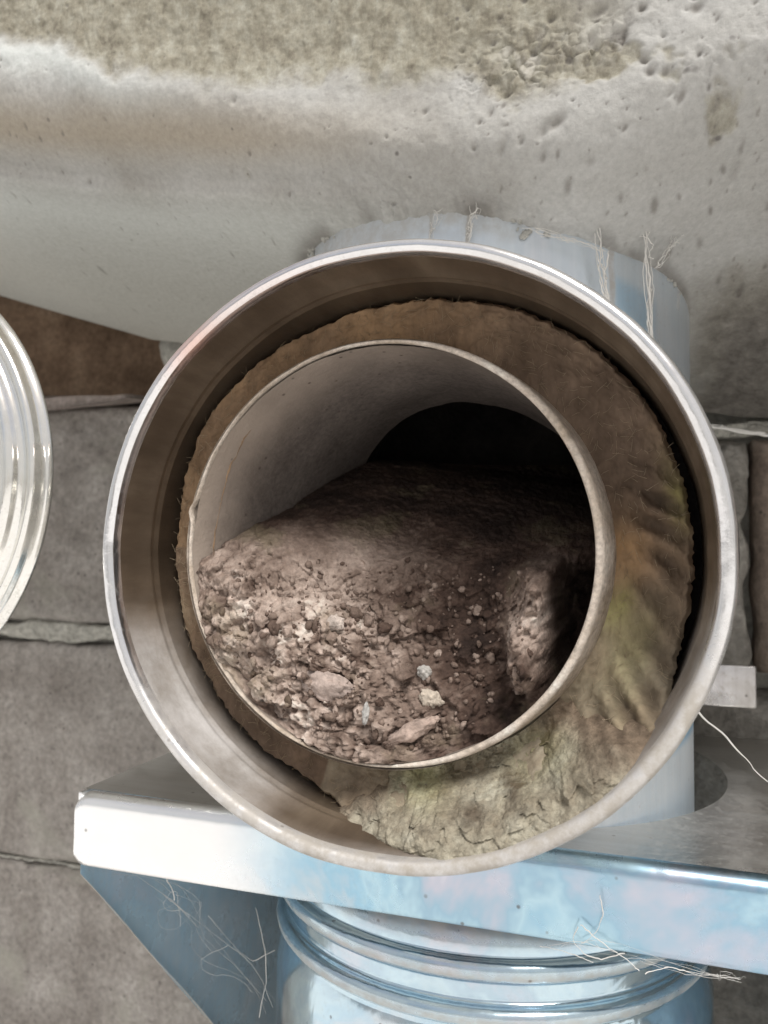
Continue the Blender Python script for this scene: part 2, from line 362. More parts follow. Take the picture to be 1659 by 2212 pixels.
# ---- bulging cement mass over the flue
nx, ns_ = 560, 460
X = np.concatenate([np.linspace(-6.6, -2.7, 80, endpoint=False), np.linspace(-2.7, 1.45, 640, endpoint=False), np.linspace(1.45, 4.6, 50)]); nx = len(X)
Zb = np.interp(X, [-6.6, -4.3, -2.8, 1.3, 4.6], [2.5, 2.1, 1.61, .85, .5])
Sp = np.concatenate([np.linspace(0, .25, 130, endpoint=False), np.linspace(.25, 1.15, 230, endpoint=False), np.linspace(1.15, 3.2, 70)])
XX, SSs = np.meshgrid(X, Sp, indexing='ij'); ZZ = Zb[:, None]+SSs
sN = SSs
EXPO = sum(np.interp(XX+d_, [-1.6, -.4, .6, 1.05], [3, 4.6, 4.3, 1.5]) for d_ in np.linspace(-.28, .28, 15))/15
YY = .55+2.35*np.clip(1-sN/.9, 0, 1)**EXPO-.12*np.clip(sN-.9, 0, 1)
# rough upper coat, its broken lower edge
edge = np.interp(XX, [-6.6, -2.9, -2.13, -1.78, -1.48, -1.02, -.25, .13, .3, .48, .69, .85, 1.3, 4.6],
                 [2.6, 2.5, 2.43, 2.33, 2.10, 2.0, 1.885, 1.836, 1.675, 1.73, 1.70, 1.86, 2.3, 2.6])
edge = edge+.08*fbm(XX, 0, ZZ, 3.5, 4, 3)
rough_m = ss(-.05, .07, ZZ-edge+.05*fbm(XX, 0, ZZ, 12, 4, 5, .65))
rough_m = rough_m*(1-ss(.35, .9, XX+.4*(ZZ-1.8)+.25*fbm(XX, 0, ZZ, 3, 3, 9)))
patch = gau(XX, 1.05, .10)*gau(ZZ, 1.62, .12); patch = patch+gau(XX, .62, .2)*gau(ZZ, 1.78, .1)
rough_m = np.clip(rough_m+ss(.35, .7, patch*.8+.75*fbm(XX, 0, ZZ, 9, 4, 11, .65))*.8, 0, 1)
# step line: a thicker pale layer below it on the left
Lz = np.interp(XX, [-6.6, -2.46, -1.64, -.43, .3, 4.6], [2.9, 1.975, 1.80, 1.53, 1.42, .7])
left = 1-ss(-1.1, .1, XX)
lay = ss(.03, -.06, ZZ-Lz)*left
up_ = ss(0, .12, ZZ-Lz-.02)*(1-ss(.14, .34, ZZ-Lz))*(1-ss(-1.0, .2, XX))
YY = YY-.12*lay+.012*rough_m-.012*(1-rough_m)*gau(ZZ, edge-.07, .07)*left
nf = gau(XX, -.05, .70)*(1-ss(.35, .7, SSs))
YY = YY-.10*nf+.13*nf*(1-ss(.30, .44, SSs))*fbm(XX, 0, ZZ, 8, 6, 23, .7)
YY = YY+.05*fbm(XX, 0, ZZ, 1.4, 3, 21)
YY = YY+rough_m*(.012*fbm(XX, 0, ZZ, 7, 5, 31, .55)+.007*fbm(XX, 0, ZZ, 28, 3, 37))
YY = YY+.006*fbm(XX, 0, ZZ, 18, 3, 41)
# lumpy shaded rough stone down the right-hand side
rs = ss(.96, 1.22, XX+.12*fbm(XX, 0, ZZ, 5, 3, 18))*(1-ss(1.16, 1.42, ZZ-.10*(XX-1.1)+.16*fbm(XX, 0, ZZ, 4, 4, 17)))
fz = AX-np.sqrt(np.maximum(1-XX**2, 0)); jn = gau(YY-fz, -.02, .09)*(np.abs(XX) < 1)*ss(-.25, .25, fbm(XX, 0, ZZ, 6, 4, 19)+.6*ss(.6, .9, np.abs(XX)))  # jn: dark crease shade at the flue joint, painted into the cement
YY = YY+rs*(.10*fbm(XX*1, YY*.3, ZZ*2.5, 3.5, 5, 51, .6))
# crag: broken lumpy patch, and pits of many sizes, mostly to the right
crag = np.clip(np.exp(-((XX-.38)/.42)**2-((ZZ-1.80-.10*XX)/.15)**2)*1.5+.9*np.exp(-((XX-1.02)/.12)**2-((ZZ-1.66)/.16)**2)+.8*np.exp(-((XX-.95)/.3)**2-((ZZ-1.42)/.05)**2)-.25+.9*fbm(XX, 0, ZZ, 5, 4, 71, .6), 0, 1)
crag = crag*((np.exp(-((XX-.45)/.9)**2-((ZZ-1.7)/.4)**2)) > .15)
crag = crag*ss(1.60, 1.74, ZZ+.10*XX)*ss(-.12, .22, XX); mk = crag > .02; ctone = np.zeros_like(XX)
h1, ce1, ct1 = cells(XX[mk], ZZ[mk], 1800, (-.6, 1.45, 1.2, 2.2), 81, .8); h2, ce2, ct2 = cells(XX[mk], ZZ[mk], 220, (-.6, 1.45, 1.2, 2.2), 82)
YY[mk] += crag[mk]*(-.005*h1-.003*h2+.005*ce1+.007*fbm(XX[mk], 0, ZZ[mk], 14, 4, 83, .7)); ctone[mk] = .8*crag[mk]*(.45*ct1+.4*ct2-.3*ce1+.8*fbm(XX[mk], 0, ZZ[mk], 12, 4, 85, .7))
pit = np.zeros_like(XX); pg = np.random.default_rng(77)
for i in range(420):
    if i < 230: px_, pz_ = pg.uniform(.1, 1.45), pg.uniform(1.2, 2.1)
    else: px_, pz_ = pg.uniform(-2.6, .3), pg.uniform(1.45, 2.5)
    rr_ = .004+.018*pg.random()**5*(1.0 if px_ > .2 else .5); el = pg.uniform(.9, 2.6) if px_ > .2 else pg.uniform(.8, 1.5)
    i0, i1 = np.searchsorted(X, [px_-.08, px_+.08]); sub = slice(i0, i1)
    dx_ = XX[sub]-px_; dz_ = ZZ[sub]-pz_; an = pg.normal(.75, .3); u_ = (dx_*math.cos(an)+dz_*math.sin(an))/(rr_*el); v_ = (-dx_*math.sin(an)+dz_*math.cos(an))/rr_
    q_ = np.exp(-(u_*u_+v_*v_)); pit[sub] = np.maximum(pit[sub], q_*pg.uniform(.5, 1.0)); YY[sub] += q_*min(rr_*1.1, .02)
pale = np.clip(ss(0, -.12, ZZ-Lz)*(1-ss(.30, .60, Lz-ZZ))*left*.9+gau(ZZ, edge-.09, .08)*(1-ss(-1.9, -.9, XX))*.55*(1-rough_m), 0, 1)
brown = np.clip(up_*.85+(1-ss(.1, .5, SSs))*left*.5, 0, 1)*(1-rough_m)
rough_c = np.clip(rough_m*.95+rs*.9, 0, 1)
cols = np.stack([rough_c, brown, pale*(1-rough_m)], -1).reshape(-1, 3)
X_C, Y_C, Z_C = X.copy(), YY.copy(), ZZ.copy()
P = np.stack([XX, YY, ZZ], -1).reshape(-1, 3)
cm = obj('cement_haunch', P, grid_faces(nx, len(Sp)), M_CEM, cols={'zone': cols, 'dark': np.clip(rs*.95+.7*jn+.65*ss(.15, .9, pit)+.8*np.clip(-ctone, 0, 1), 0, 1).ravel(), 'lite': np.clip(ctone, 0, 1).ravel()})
tag(cm, 'bulging grey cement haunch with rough mossy upper coat above the open flue port', 'cement')

# ---- block wall
bw = thing('block_wall', 'grey concrete block wall with mortar joints behind the flue', 'wall', (0, 3, -10))
v, f = box(-6.6, 4.6, 3.12, 4.0, -9.99, 1.10); obj('mortar_bed', v, f, M_MORT, bw, False)
def block(x0, x1, z0, z1, y0=3.0, m=None, n=(60, 44), amp=.02, seed=1, rag=.02):
    gx, gz = n; a = np.linspace(0, 1, gx); b = np.linspace(0, 1, gz)
    A, B = np.meshgrid(a, b, indexing='ij')
    Xg = x0+(x1-x0)*A; Zg = z0+(z1-z0)*B
    d = np.minimum(np.minimum(Xg-x0, x1-Xg), np.minimum(Zg-z0, z1-Zg))
    Yg = y0+amp*1.5*fbm(Xg, 0, Zg, 2.5, 5, seed)+.07*np.exp(-(d/.016))-amp*.5+.010*fbm(Xg, 0, Zg, 16, 4, seed+3, .65)-.03*np.clip(fbm(Xg, 0, Zg, 1.2, 2, seed+4), -.5, .5)
    ed = np.exp(-d/.08)
    Xg = Xg+ed*rag*fbm(Xg, 0, Zg, 5, 3, seed+5); Zg = Zg+ed*rag*fbm(Xg, 0, Zg, 5, 3, seed+8)
    V = np.stack([Xg, Yg, Zg], -1).reshape(-1, 3); F = grid_faces(gx, gz).tolist()
    loop = [i*gz for i in range(gx)]+[(gx-1)*gz+j for j in range(1, gz)]+[i*gz+gz-1 for i in range(gx-2, -1, -1)]+[j for j in range(gz-2, 0, -1)]
    k = len(V); bk = V[loop].copy(); bk[:, 1] = y0+.3; V = np.concatenate([V, bk]); L = len(loop)
    F += [[loop[i], loop[(i+1) % L], k+(i+1) % L, k+i] for i in range(L)]
    F = [q[::-1] for q in F]
    return obj('block', V, F, m or M_BLOCK, bw)
sd_ = 3
for (z0, z1, xs) in [(-.62, 1.17, [-6.5, -2.62, .95]), (-2.545, -.77, [-6.5, -4.98, -1.15, 1.42]), (-4.42, -2.585, [-6.5, -1.3, 2.6]), (-6.3, -4.52, [-6.5, -4.9, -1.1, 2.7])]:
    for a, b in zip(xs[:-1], xs[1:]):
        sd_ += 9; block(a+.04, b-.04, z0, z1, 3.0, M_BLOCK, (170, 90), .02, sd_)
block(1.02, 1.37, -.72, .70, 2.86, M_STONE, (30, 70), .09, 201, .05)
block(1.42, 4.5, -.72, .70, 2.86, M_BLOCK2, (60, 44), .04, 211, .03)
block(1.02, 4.5, -4.4, -.82, 2.92, M_STONE, (60, 60), .07, 231, .05)
# proud strip of squeezed-out mortar under the first course on the left, and the thin joint below
def mortar_strip(x0, x1, z, h, y, seed, droop=0):
    gx, gz = 420, 22; a = np.linspace(0, 1, gx); b = np.linspace(0, 1, gz); A, B = np.meshgrid(a, b, indexing='ij')
    Xg = x0+(x1-x0)*A; hh = h*(1+.5*fbm(Xg, 0, 0, 3, 5, seed, .65))
    Zg = z+droop*A+(B-.5)*hh+.02*fbm(Xg, 0, 0, 4, 3, seed+2)
    Yg = y+.06*np.abs(2*B-1)**12+.05*fbm(Xg, 0, Zg, 9, 5, seed+4, .7)
    return obj('mortar_joint', np.stack([Xg, Yg, Zg], -1).reshape(-1, 3), grid_faces(gx, gz)[:, ::-1], M_MORT, bw)
mortar_strip(-6.4, -1.3, -.68, .15, 2.975, 5); mortar_strip(-6.4, -1.3, -2.565, .03, 3.035, 15)
mortar_strip(1.0, 4.5, .765, .10, 2.86, 25)

# ---- dark recess with a slate under the cement on the left
rc = thing('recess_lining', 'dark brown lined recess between slate ledge and cement haunch', 'recess', (-4.5, 3.6, 1.1))
v, f = box(-6.6, -2.86, 3.35, 3.45, 1.0, 3.2); obj('back_board', v, f, M_BROWN, rc, False)
gx, gz = 40, 40; A, B = np.meshgrid(np.linspace(0, 1, gx), np.linspace(0, 1, gz), indexing='ij')
Xg = -2.95+.06*fbm(B*3, 0, 0, 2, 3, 4)*(1-A)+A*1.6; Zg = 1.08+B*1.2; Yg = 2.94+.05*fbm(Xg, 0, Zg, 4, 5, 6)+.5*np.exp(-A/.03)
obj('mortar_jamb', np.stack([Xg, Yg, Zg], -1).reshape(-1, 3), grid_faces(gx, gz)[:, ::-1], M_MORT, rc)
gx, gz = 60, 14; A, B = np.meshgrid(np.linspace(0, 1, gx), np.linspace(0, 1, gz), indexing='ij')
Xg = -5.4+A*2.42; Yg = 2.70+B*.7+.03*fbm(Xg, 0, 0, 4, 3, 8)*(1-B); th = .11*(1-A**3)
top = 1.14+.30*B*(1-.7*A)+.02*fbm(Xg, Yg, 0, 3, 3, 9)
Vt = np.stack([Xg, Yg, top+.05], -1).reshape(-1, 3); Vb = np.stack([Xg, Yg, top-th+.02], -1).reshape(-1, 3)
Ft = grid_faces(gx, gz)[:, ::-1].tolist(); k = len(Vt)
Fb = (grid_faces(gx, gz)+k).tolist(); Fs = [[i*gz, (i+1)*gz, k+(i+1)*gz, k+i*gz] for i in range(gx-1)]+[[(gx-1)*gz+j, (gx-1)*gz+j+1, k+(gx-1)*gz+j+1, k+(gx-1)*gz+j] for j in range(gz-1)]
o = obj('slate_ledge', np.concatenate([Vt, Vb]), Ft+Fb+Fs, M_SLATE); tag(o, 'thin broken slate lying on the blocks below the dark recess', 'slate')

# ================================================================== FLUE TEE

tee = thing('flue_tee', 'open round steel flue tee with its port choked by soot', 'flue', (0, AX, -1.1))
def yend(R, RV):        # where a branch of radius R meets the upright of radius RV
    return lambda t: AX-np.sqrt(np.maximum(RV**2-(R*np.cos(t))**2, 0.0))
# outer casing of the port
def cj(t, r, y): return .004*noise(np.cos(t)*3+5, np.sin(t)*3, y, 4)
v, f = lathe_y([(1.0, yend(1.0, 1.0)), (1.0, .5), (1.0, .12), (1.012, .09), (1.012, .06)], 220, ex=EX, ez=EZ, cx=PX)
obj('casing', v, f[:, ::-1], M_CASE, tee)
rim = [(1.012, .06), (1.010, .03), (1.003, .012), (.996, .003), (.985, .0), (.973, .002), (.964, .008), (.960, .018), (.959, .05)]
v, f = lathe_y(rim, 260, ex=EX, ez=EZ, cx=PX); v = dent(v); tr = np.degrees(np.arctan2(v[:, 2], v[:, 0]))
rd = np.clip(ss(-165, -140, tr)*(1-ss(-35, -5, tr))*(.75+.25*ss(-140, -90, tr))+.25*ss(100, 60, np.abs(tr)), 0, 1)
obj('rim', v, f[:, ::-1], M_RIM, tee, cols={'dirt_and_light': rd*.9, 'warm_glint': gau(tr, 135, 7)*.40+.15*gau(tr, 120, 16)})
lin = [(.959, .05), (.957, .12), (.956, .20), (.949, .212), (.949, .225), (.955, .236), (.955, .25), (.949, .262), (.949, .27), (.955, .28), (.955, .40), (.955, .58)]
v, f = lathe_y(lin, 260, ex=EX, ez=EZ, cx=PX); v = dent(v)
th = np.degrees(np.arctan2(v[:, 2], v[:, 0]))     # -180..180
dust = ss(-172, -150, th)*(1-ss(-128, -108, th))*(1-ss(.20, .34, v[:, 1])*.6)
dust = dust+.8*ss(-118, -95, th)*(1-ss(-20, 0, th))*(1-ss(.0, .14, v[:, 1])); dust = dust+.35*ss(-85, -60, th)*(1-ss(-20, 5, th))
dust = np.clip(dust+.25*fbm(v[:, 0], v[:, 1]*3, v[:, 2], 3, 3, 5)*(dust > .05), 0, 1)
obj('liner', v, f[:, ::-1], M_LINER, tee, cols={'dust': dust})
# upright body, with the hole for the port cut out
def upright(name, R, z0, z1, hole, m, inner=False, front_only=False):
    n, k = 900, 160; t = np.linspace(0, 2*np.pi, n, endpoint=False); z = np.linspace(z0, z1, k)
    T, Z = np.meshgrid(t, z, indexing='xy'); V = np.stack([R*np.cos(T), AX+R*np.sin(T), Z], -1).reshape(-1, 3)
    F = grid_faces(k, n, True); c = V[F].mean(1)
    keep = ~((c[:, 1] < AX) & (c[:, 0]**2+c[:, 2]**2 < hole**2)); F = F[keep]
    x_, z_ = V[:, 0], V[:, 2]
    blue_refl = .4*ss(.10, .06, np.abs(x_-.75))*ss(.6, .65, z_)*ss(1.19, 1.13, z_+.35*(x_-.66))+ss(.70, .74, x_)*ss(-.68, -.73, z_)*ss(-.96, -.91, z_-.45*(x_-.72))  # outlines of the blue reflections painted on the flue
    blue_refl = blue_refl*(V[:, 1] < AX)
    wob = .012*noise(V[:, 2]*9, 0, 0, 3)
    drip = ss(.016, .008, np.abs(V[:, 0]-.665-wob))*(V[:, 2] > .93)+ss(.017, .009, np.abs(V[:, 0]-.818-wob))*(V[:, 2] > .8)+.7*ss(.010, .004, np.abs(V[:, 0]-.93+wob))*(V[:, 2] > 1.1)+ss(.010, .005, np.abs(V[:, 0]-.10-wob))*(V[:, 2] > 1.2)+.7*ss(.01, .004, np.abs(V[:, 0]+.06-wob))
    dirt_and_light = drip*(V[:, 1] < AX)*(V[:, 2] > 0)+.8*ss(1.22, 1.36, V[:, 2]+.10*fbm(V[:, 0], 0, V[:, 2], 5, 4, 3))
    return obj(name, V, F if not inner else F[:, ::-1], m, tee, cols={'blue_refl': blue_refl, 'dirt_and_light': dirt_and_light})
upright('body', 1.0, -1.44, 2.4, .90, M_BODY)
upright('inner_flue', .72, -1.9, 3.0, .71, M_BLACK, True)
v, f = lathe_z([(.001, 2.95), (.73, 2.95)], 60, 0, AX); obj('flue_light_lid', v, f, M_BLACK, tee)  # unseen black lid added to keep light out of the flue
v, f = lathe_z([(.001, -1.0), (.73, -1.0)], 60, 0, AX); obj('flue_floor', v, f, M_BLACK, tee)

# inner pipe: its mouth is pushed over to the left
ICX = lambda y: np.interp(y, [.22, .40, .75], [-.105, -.055, 0.0])
IR = lambda y: np.interp(y, [.22, .40, .75, 1.2], [.742, .735, .70, .69])
ys = [.252, .27, .30, .36, .42, .5, .6, .7, .8, .9, 1.0]
prof = [(float(IR(y)), y) for y in ys]+[(.69, yend(.69, .72))]
v, f = lathe_y(prof, 220, cx=ICX, cz=-.005, ex=.985, ez=.968)
v = v+.006*np.stack([fbm(v[:, 0]+i, v[:, 1], v[:, 2], 9, 4, 60+i) for i in range(3)], -1)
pd = np.clip(1-ss(.27, .62, v[:, 1]+.10*fbm(v[:, 0], v[:, 1], v[:, 2], 4, 3, 63)), 0, 1)*(.5+.5*ss(.1, -.5, v[:, 0]))  # paler mouth and left wall: entering light put into the colour
obj('inner_pipe', v, f, M_PIPE, tee, cols={'dirt_and_light': pd})
prof = [(float(IR(y))+.024, y) for y in (.25, .30, .36, .42, .5)]
v, f = lathe_y(prof, 220, cx=ICX, cz=-.005, ex=.985, ez=.968); obj('pipe_sleeve', v, f[:, ::-1], M_PLIP, tee)
prof = [(.740, .262), (.739, .250), (.744, .242), (.754, .239), (.763, .243), (.767, .252), (.766, .262)]
v, f = lathe_y(prof, 260, cx=ICX, cz=-.005, ex=.985, ez=.968)
v[:, 1] += .006*fbm(v[:, 0], 0, v[:, 2], 9, 4, 71)
la = np.arctan2(v[:, 2], v[:, 0]+.10); kf = .40+.60*ss(-.2, .75, np.cos(la)); rl = np.hypot(v[:, 0]+.10, v[:, 2]); rn_ = .728+(rl-.728)*kf; v[:, 0] = -.10+(v[:, 0]+.10)*rn_/rl; v[:, 2] *= rn_/rl
blob = gau(v[:, 2], .14, .03)*(v[:, 0] < -.7); v[:, 0] -= .018*blob
obj('pipe_lip', v, f[:, ::-1], M_PLIP, tee)

# mineral wool ring
na, nr = 620, 60
t = np.linspace(0, 2*np.pi, na, endpoint=False); q = np.linspace(0, 1, nr)
T, Q = np.meshgrid(t, q, indexing='xy'); deg = (np.degrees(T)+180) % 360-180
ro = .938+.010*fbm(np.cos(T)*6, np.sin(T)*6, 0, 2.2, 4, 81, .65)+.010*fbm(np.cos(T)*6, np.sin(T)*6, 4, 9, 4, 83, .7)
ro = ro-.022*gau(deg, 6, 28)
amtw = ss(-120+20*(1-Q), -74, deg)*(1-ss(-46, -16, deg)); ro = ro+.035*np.clip(amtw*1.5, 0, 1)
lft = ss(100, 140, np.abs(deg)); ro = ro+.004*lft
cxi = -.055; ri = .735
Xi = cxi+ri*np.cos(T); Zi = -.005+ri*np.sin(T); Xo = PX+EX*ro*np.cos(T); Zo = EZ*ro*np.sin(T)
Xr = Xi+(Xo-Xi)*Q; Zr = Zi+(Zo-Zi)*Q
Yr = .40-.055*lft+.035*fbm(Xr, 0, Zr, 2.2, 4, 91)+.012*fbm(Xr, 0, Zr, 9, 4, 95)
wr = ss(-75, -45, deg)*(1-ss(5, 28, deg))
phase = deg*.95+11*Q+6*fbm(Xr, 0, Zr, 2.5, 3, 97)
wv = np.abs(np.sin(np.radians(phase)*26))**2.2*np.clip(1.05+1.0*fbm(Xr, 0, Zr, 3, 2, 98), 0, 1.25)*wr*ss(.10, .65, Q)*(1-.8*ss(.86, 1, Q))
Yr = Yr+wv*.05
Yr = Yr-amtw*.29*ss(.12, 1.0, Q)**.75
tuft = fbm(Xr*1, Yr*4, Zr, 14, 4, 99, .7); Yr = Yr+.020*tuft+.05*ss(.93, 1.0, Q)*(.5+.5*lft)*(1-amtw)
zone = np.stack([(1.1*gau(deg, -13, 7)*(1-ss(.12, .42, Q))+.12*gau(deg, -36, 12)+gau(deg, -24, 9)*gau(Q, .45, .25)+.6*gau(deg, 12, 8)*gau(Q, .9, .15)),
                 gau(deg, 0, 9)*gau(Q, .15, .3)+.35*lft*(deg > 0)+.5*gau(deg, 95, 25), np.clip(wv, 0, 1)], -1)
V = np.stack([Xr, Yr, Zr], -1).reshape(-1, 3); F = grid_faces(nr, na, True)
k = len(V); bk = V[-na:].copy(); bk[:, 1] += .25; V = np.concatenate([V, bk]); z2 = np.concatenate([zone.reshape(-1, 3), zone[-1]])
Fb = [[k-na+i, k-na+(i+1) % na, k+(i+1) % na, k+i] for i in range(na)]
bz = (ss(2, -40, deg)*(1-ss(-75, -120, -np.abs(deg))*0)*(deg < 5)*(deg > -110)*.8*np.clip(.8+.8*fbm(Xr, 0, Zr, 3, 3, 141), 0, 1)); bz = np.r_[bz.ravel(), bz[-1]]
obj('insulation', V, F.tolist()+Fb, M_WOOL, tee, cols={'zone': np.clip(z2, 0, 1), 'beige': bz})
# loose mineral fibres standing off the wool
fib = []; fg = np.random.default_rng(31)
for i in range(1100):
    k_ = fg.integers(na*4, na*(nr-1)); p0 = V[k_]; d_ = fg.normal(0, 1, 3)*np.array([1, .35, 1]); d_ /= np.linalg.norm(d_); L_ = fg.uniform(.015, .05)
    b_ = fg.normal(0, .25, 3)*L_
    pts = [p0+np.array([0, -.004-.010*fg.random(), 0])+d_*L_*q_+b_*q_*q_ for q_ in (-.5, 0, .5)]
    fib.append(tube(pts, .0007, 3))
vf, ff = join(*fib); o = obj('loose_fibre', vf, ff, mineral('fibre', [(.3, (.22, .17, .11)), (.7, (.38, .31, .22))], 1.5, 20), tee); tag(o, kind='stuff')
# black ring set in the gap in place of its shade
v, f = lathe_y([(.78, .62), (.96, .62)], 80, ex=EX, ez=EZ, cx=PX); obj('gap_shade_ring', v, f[:, ::-1], M_BLACK, tee)

# grit banked up in the lower right of the port
na, nr = 420, 110
dg = np.linspace(-128, -14, na); q = np.linspace(0, 1, nr); D, Q = np.meshgrid(dg, q, indexing='xy'); T = np.radians(D)
Xi = cxi+(.742)*np.cos(T); Zi = -.005+.742*np.sin(T); Xo = PX+EX*.966*np.cos(T); Zo = EZ*.966*np.sin(T)
Xr = Xi+(Xo-Xi)*Q; Zr = Zi+(Zo-Zi)*Q
nz1 = fbm(Xr, 0, Zr, 5, 4, 5)
amt = ss(-108+22*(1-Q), -80+6*(1-Q), D+16*nz1)*(1-ss(-60, -34, D+14*nz1-6*Q))
rise = ss(.12, 1.0, Q)**.75
aw = ss(-120+20*(1-Q), -74, D)*(1-ss(-46, -16, D))
Yr = .445-.075*ss(0, .45, amt)-aw*.345*rise+(.030*fbm(Xr, 0, Zr, 4.5, 5, 111, .6)+.026*fbm(Xr, 0, Zr, 17, 5, 115, .7))*amt*(1-.7*ss(.8, 1, Q))
Yr = Yr+.035*ss(.25, .5, fbm(Xr, 0, Zr, 7, 2, 119))*amt*(1-ss(.85, 1, Q))
g1, ge1, gt1 = cells(Xr, Zr, 700, (-.4, 1.1, -1.1, 0), 11); g2, ge2, gt2 = cells(Xr, Zr, 200, (-.4, 1.1, -1.1, 0), 12, 1.3)
Yr = Yr+.06*ss(.15, .0, amt)
Yr = Yr-(.008*g1-.003*ge1+.006*g2-.002*ge2)*amt*(1-.5*ss(.8, 1, Q))
gst = np.abs(np.sin(np.radians((D+14*Q+11*fbm(Xr, 0, Zr, 3, 3, 12))*34)))**2.5*np.clip(.6+1.2*fbm(Xr, 0, Zr, 4, 3, 14), 0, 1)*ss(-76, -60, D)*ss(.05, .4, Q)*(1-ss(.75, .95, Q)); Yr = Yr+.012*gst*amt+.010*fbm(Xr, 0, Zr, 40, 3, 131, .7)*amt
gf = grid_faces(nr, na); gf = gf[(amt.ravel()[gf].max(1) > .03)]
o = obj('grit', np.stack([Xr, Yr, Zr], -1).reshape(-1, 3), gf, M_CRUST, cols={'zone': np.stack([1-ss(.25, .85, amt+.25*nz1), gau(D, -84, 7)*(1-ss(.2, .7, Q))+.7*gau(D, -52, 9)*gau(Q, .3, .25), np.clip(.8*gst+.12*ge2*ss(0, .3, nz1)+.25*np.clip(gt1, 0, 1)+.9*gau(D, -71, 2.5)*gau(Q, .62, .10)+.6*gau(D, -62, 1.5)*gau(Q, .5, .2), 0, 1)], -1).reshape(-1, 3)})
tag(o, 'greenish grey grit caked in the lower right of the open port', 'grit', kind='stuff')

# ---- soot plug inside the inner pipe
nr, na = 230, 520
q = np.linspace(0, 1, nr)**.8; t = np.linspace(0, 2*np.pi, na, endpoint=False); Q, T = np.meshgrid(q, t, indexing='ij')
CXm = -.105; RM = .742
Xs = CXm+RM*Q*np.cos(T); Zs = -.005+RM*Q*np.sin(T)
base = np.interp(Zs+.16*(Xs+.15)*ss(-.2, .2, Zs), [-.74, -.60, -.45, -.28, -.05, .15, .30, .40, .46, .8], [.245, .30, .38, .49, .67, .92, 1.18, 1.45, 1.72, 2.3])
cont = np.interp(Zs, [-.74, -.25, -.08, .03, .20, .43, .5, .8], [.24, .25, .28, .40, .78, 1.28, 1.6, 2.3])
lf = ss(-.15, -.80, Xs)
Ys = base+(np.minimum(base, cont)-base)*lf**.8
wl = 1-ss(.90, 1.0, Q)
low = ss(.12, -.42, Zs-.12*ss(-.2, -.7, Xs)+.10*fbm(Xs, 0, Zs, 4, 3, 115))
Ys = Ys-.06*gau(Xs, -.45, .22)*gau(Zs, -.30, .2)
rn = .05*fbm(Xs, 0, Zs, 8, 4, 117)
Ys = Ys-.24*gau(Xs-.42-.12*(Zs+.1)+rn, 0, .075)*ss(-.50, -.36, Zs)*(1-ss(-.12, .0, Zs+rn))          # ridge with a peak on the right
Ys = Ys+.55*ss(.46, .51, Xs-.10*(Zs+.1)+rn)*ss(-.50, -.36, Zs)*(1-ss(-.16, .0, Zs+rn))                # black hollow beside it
Ys = Ys+.12*gau(Xs, .30, .10)*gau(Zs, -.40, .08)
Ys = Ys+.05*gau(Xs, .10, .16)*gau(Zs, -.22, .1)
c1 = fbm(Xs, Ys*.6, Zs, 3.2, 3, 121)
c2 = fbm(Xs, Ys, Zs, 9, 4, 131, .6); c3 = np.abs(fbm(Xs+3, Ys, Zs, 15, 3, 141)); c4 = fbm(Xs, Ys, Zs, 40, 3, 151)
rgh = .30+.80*low
SB = (-.9, .7, -.8, .5)
k1, e1, t1 = cells(Xs, Zs, 520, SB, 1, 1.25); k2, e2, t2 = cells(Xs, Zs, 3200, SB, 2, 1.15); k3, e3, t3 = cells(Xs, Zs, 130, SB, 3, 1.2)
crumb = low*(.35+.65*ss(-.25, .30, fbm(Xs+2, 0, Zs, 3, 3, 119)))
Ys = Ys+(.05*c1+.022*c4+.035*c2*(.3+.7*low))*(.15+.85*(1-ss(.93, 1.0, Q)))
Ys = Ys-(.022*k3*low+(.012*k1-.014*e1)*crumb+(.007*k2-.008*e2)*(.25+.75*crumb)+.030*low*fbm(Xs*1.0+Zs*.6, 0, Zs*.55, 11, 5, 181, .65))*(.2+.8*(1-ss(.95, 1, Q)))
Ys = Ys+.11*(ss(.955, .99, Q))*ss(-.10, .08, Zs)                                      # crack along the pipe wall
# keep the plug inside the pipe as the pipe narrows
cxy = ICX(Ys); rmax = IR(Ys)-.001; dx = (Xs-cxy)/.985; dz = (Zs+.005)/.968; rr = np.sqrt(dx**2+dz**2)+1e-9
k_ = np.minimum(1, rmax/rr); kk = np.where(Q > .97, rmax/rr, k_)
Xs = cxy+.985*dx*kk; Zs2 = -.005+.968*dz*kk
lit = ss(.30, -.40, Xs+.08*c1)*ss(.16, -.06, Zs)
rdg = gau(Xs-.42-.12*(Zs+.1)+rn, 0, .10)*ss(-.55, -.40, Zs)*(1-ss(-.08, .02, Zs)); Ys = Ys-.03*rdg+rdg*(.14*c2+.09*fbm(Xs, 0, Zs, 16, 4, 191, .65))
tone = .40+.30*lit+rdg*(.20+.55*fbm(Xs, 0, Zs, 13, 4, 193, .65))-.26*ss(-.10, .25, Zs)-.16*gau(Xs, .20, .20)*gau(Zs, -.15, .22)+.14*gau(Zs, -.55, .14)*(1-ss(.05, .3, Xs))+.22*c2+.16*gau(Xs, .38, .09)*gau(Zs, -.18, .16)  # lower left paler, top and right darker: light and shade in the colour
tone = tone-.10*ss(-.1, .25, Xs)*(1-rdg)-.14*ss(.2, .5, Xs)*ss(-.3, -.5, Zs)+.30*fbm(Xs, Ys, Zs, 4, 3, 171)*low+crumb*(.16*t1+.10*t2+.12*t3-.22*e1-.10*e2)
V = np.stack([Xs, np.minimum(Ys, 2.35), Zs2], -1).reshape(-1, 3); F = grid_faces(nr, na, True)
c = V[F].mean(1); F = F[(c[:, 2] < .46) & (c[:, 1] < 1.9)]
o = obj('soot', V, F, M_SOOT, cols={'zone': np.clip(tone, 0, 1).ravel()})
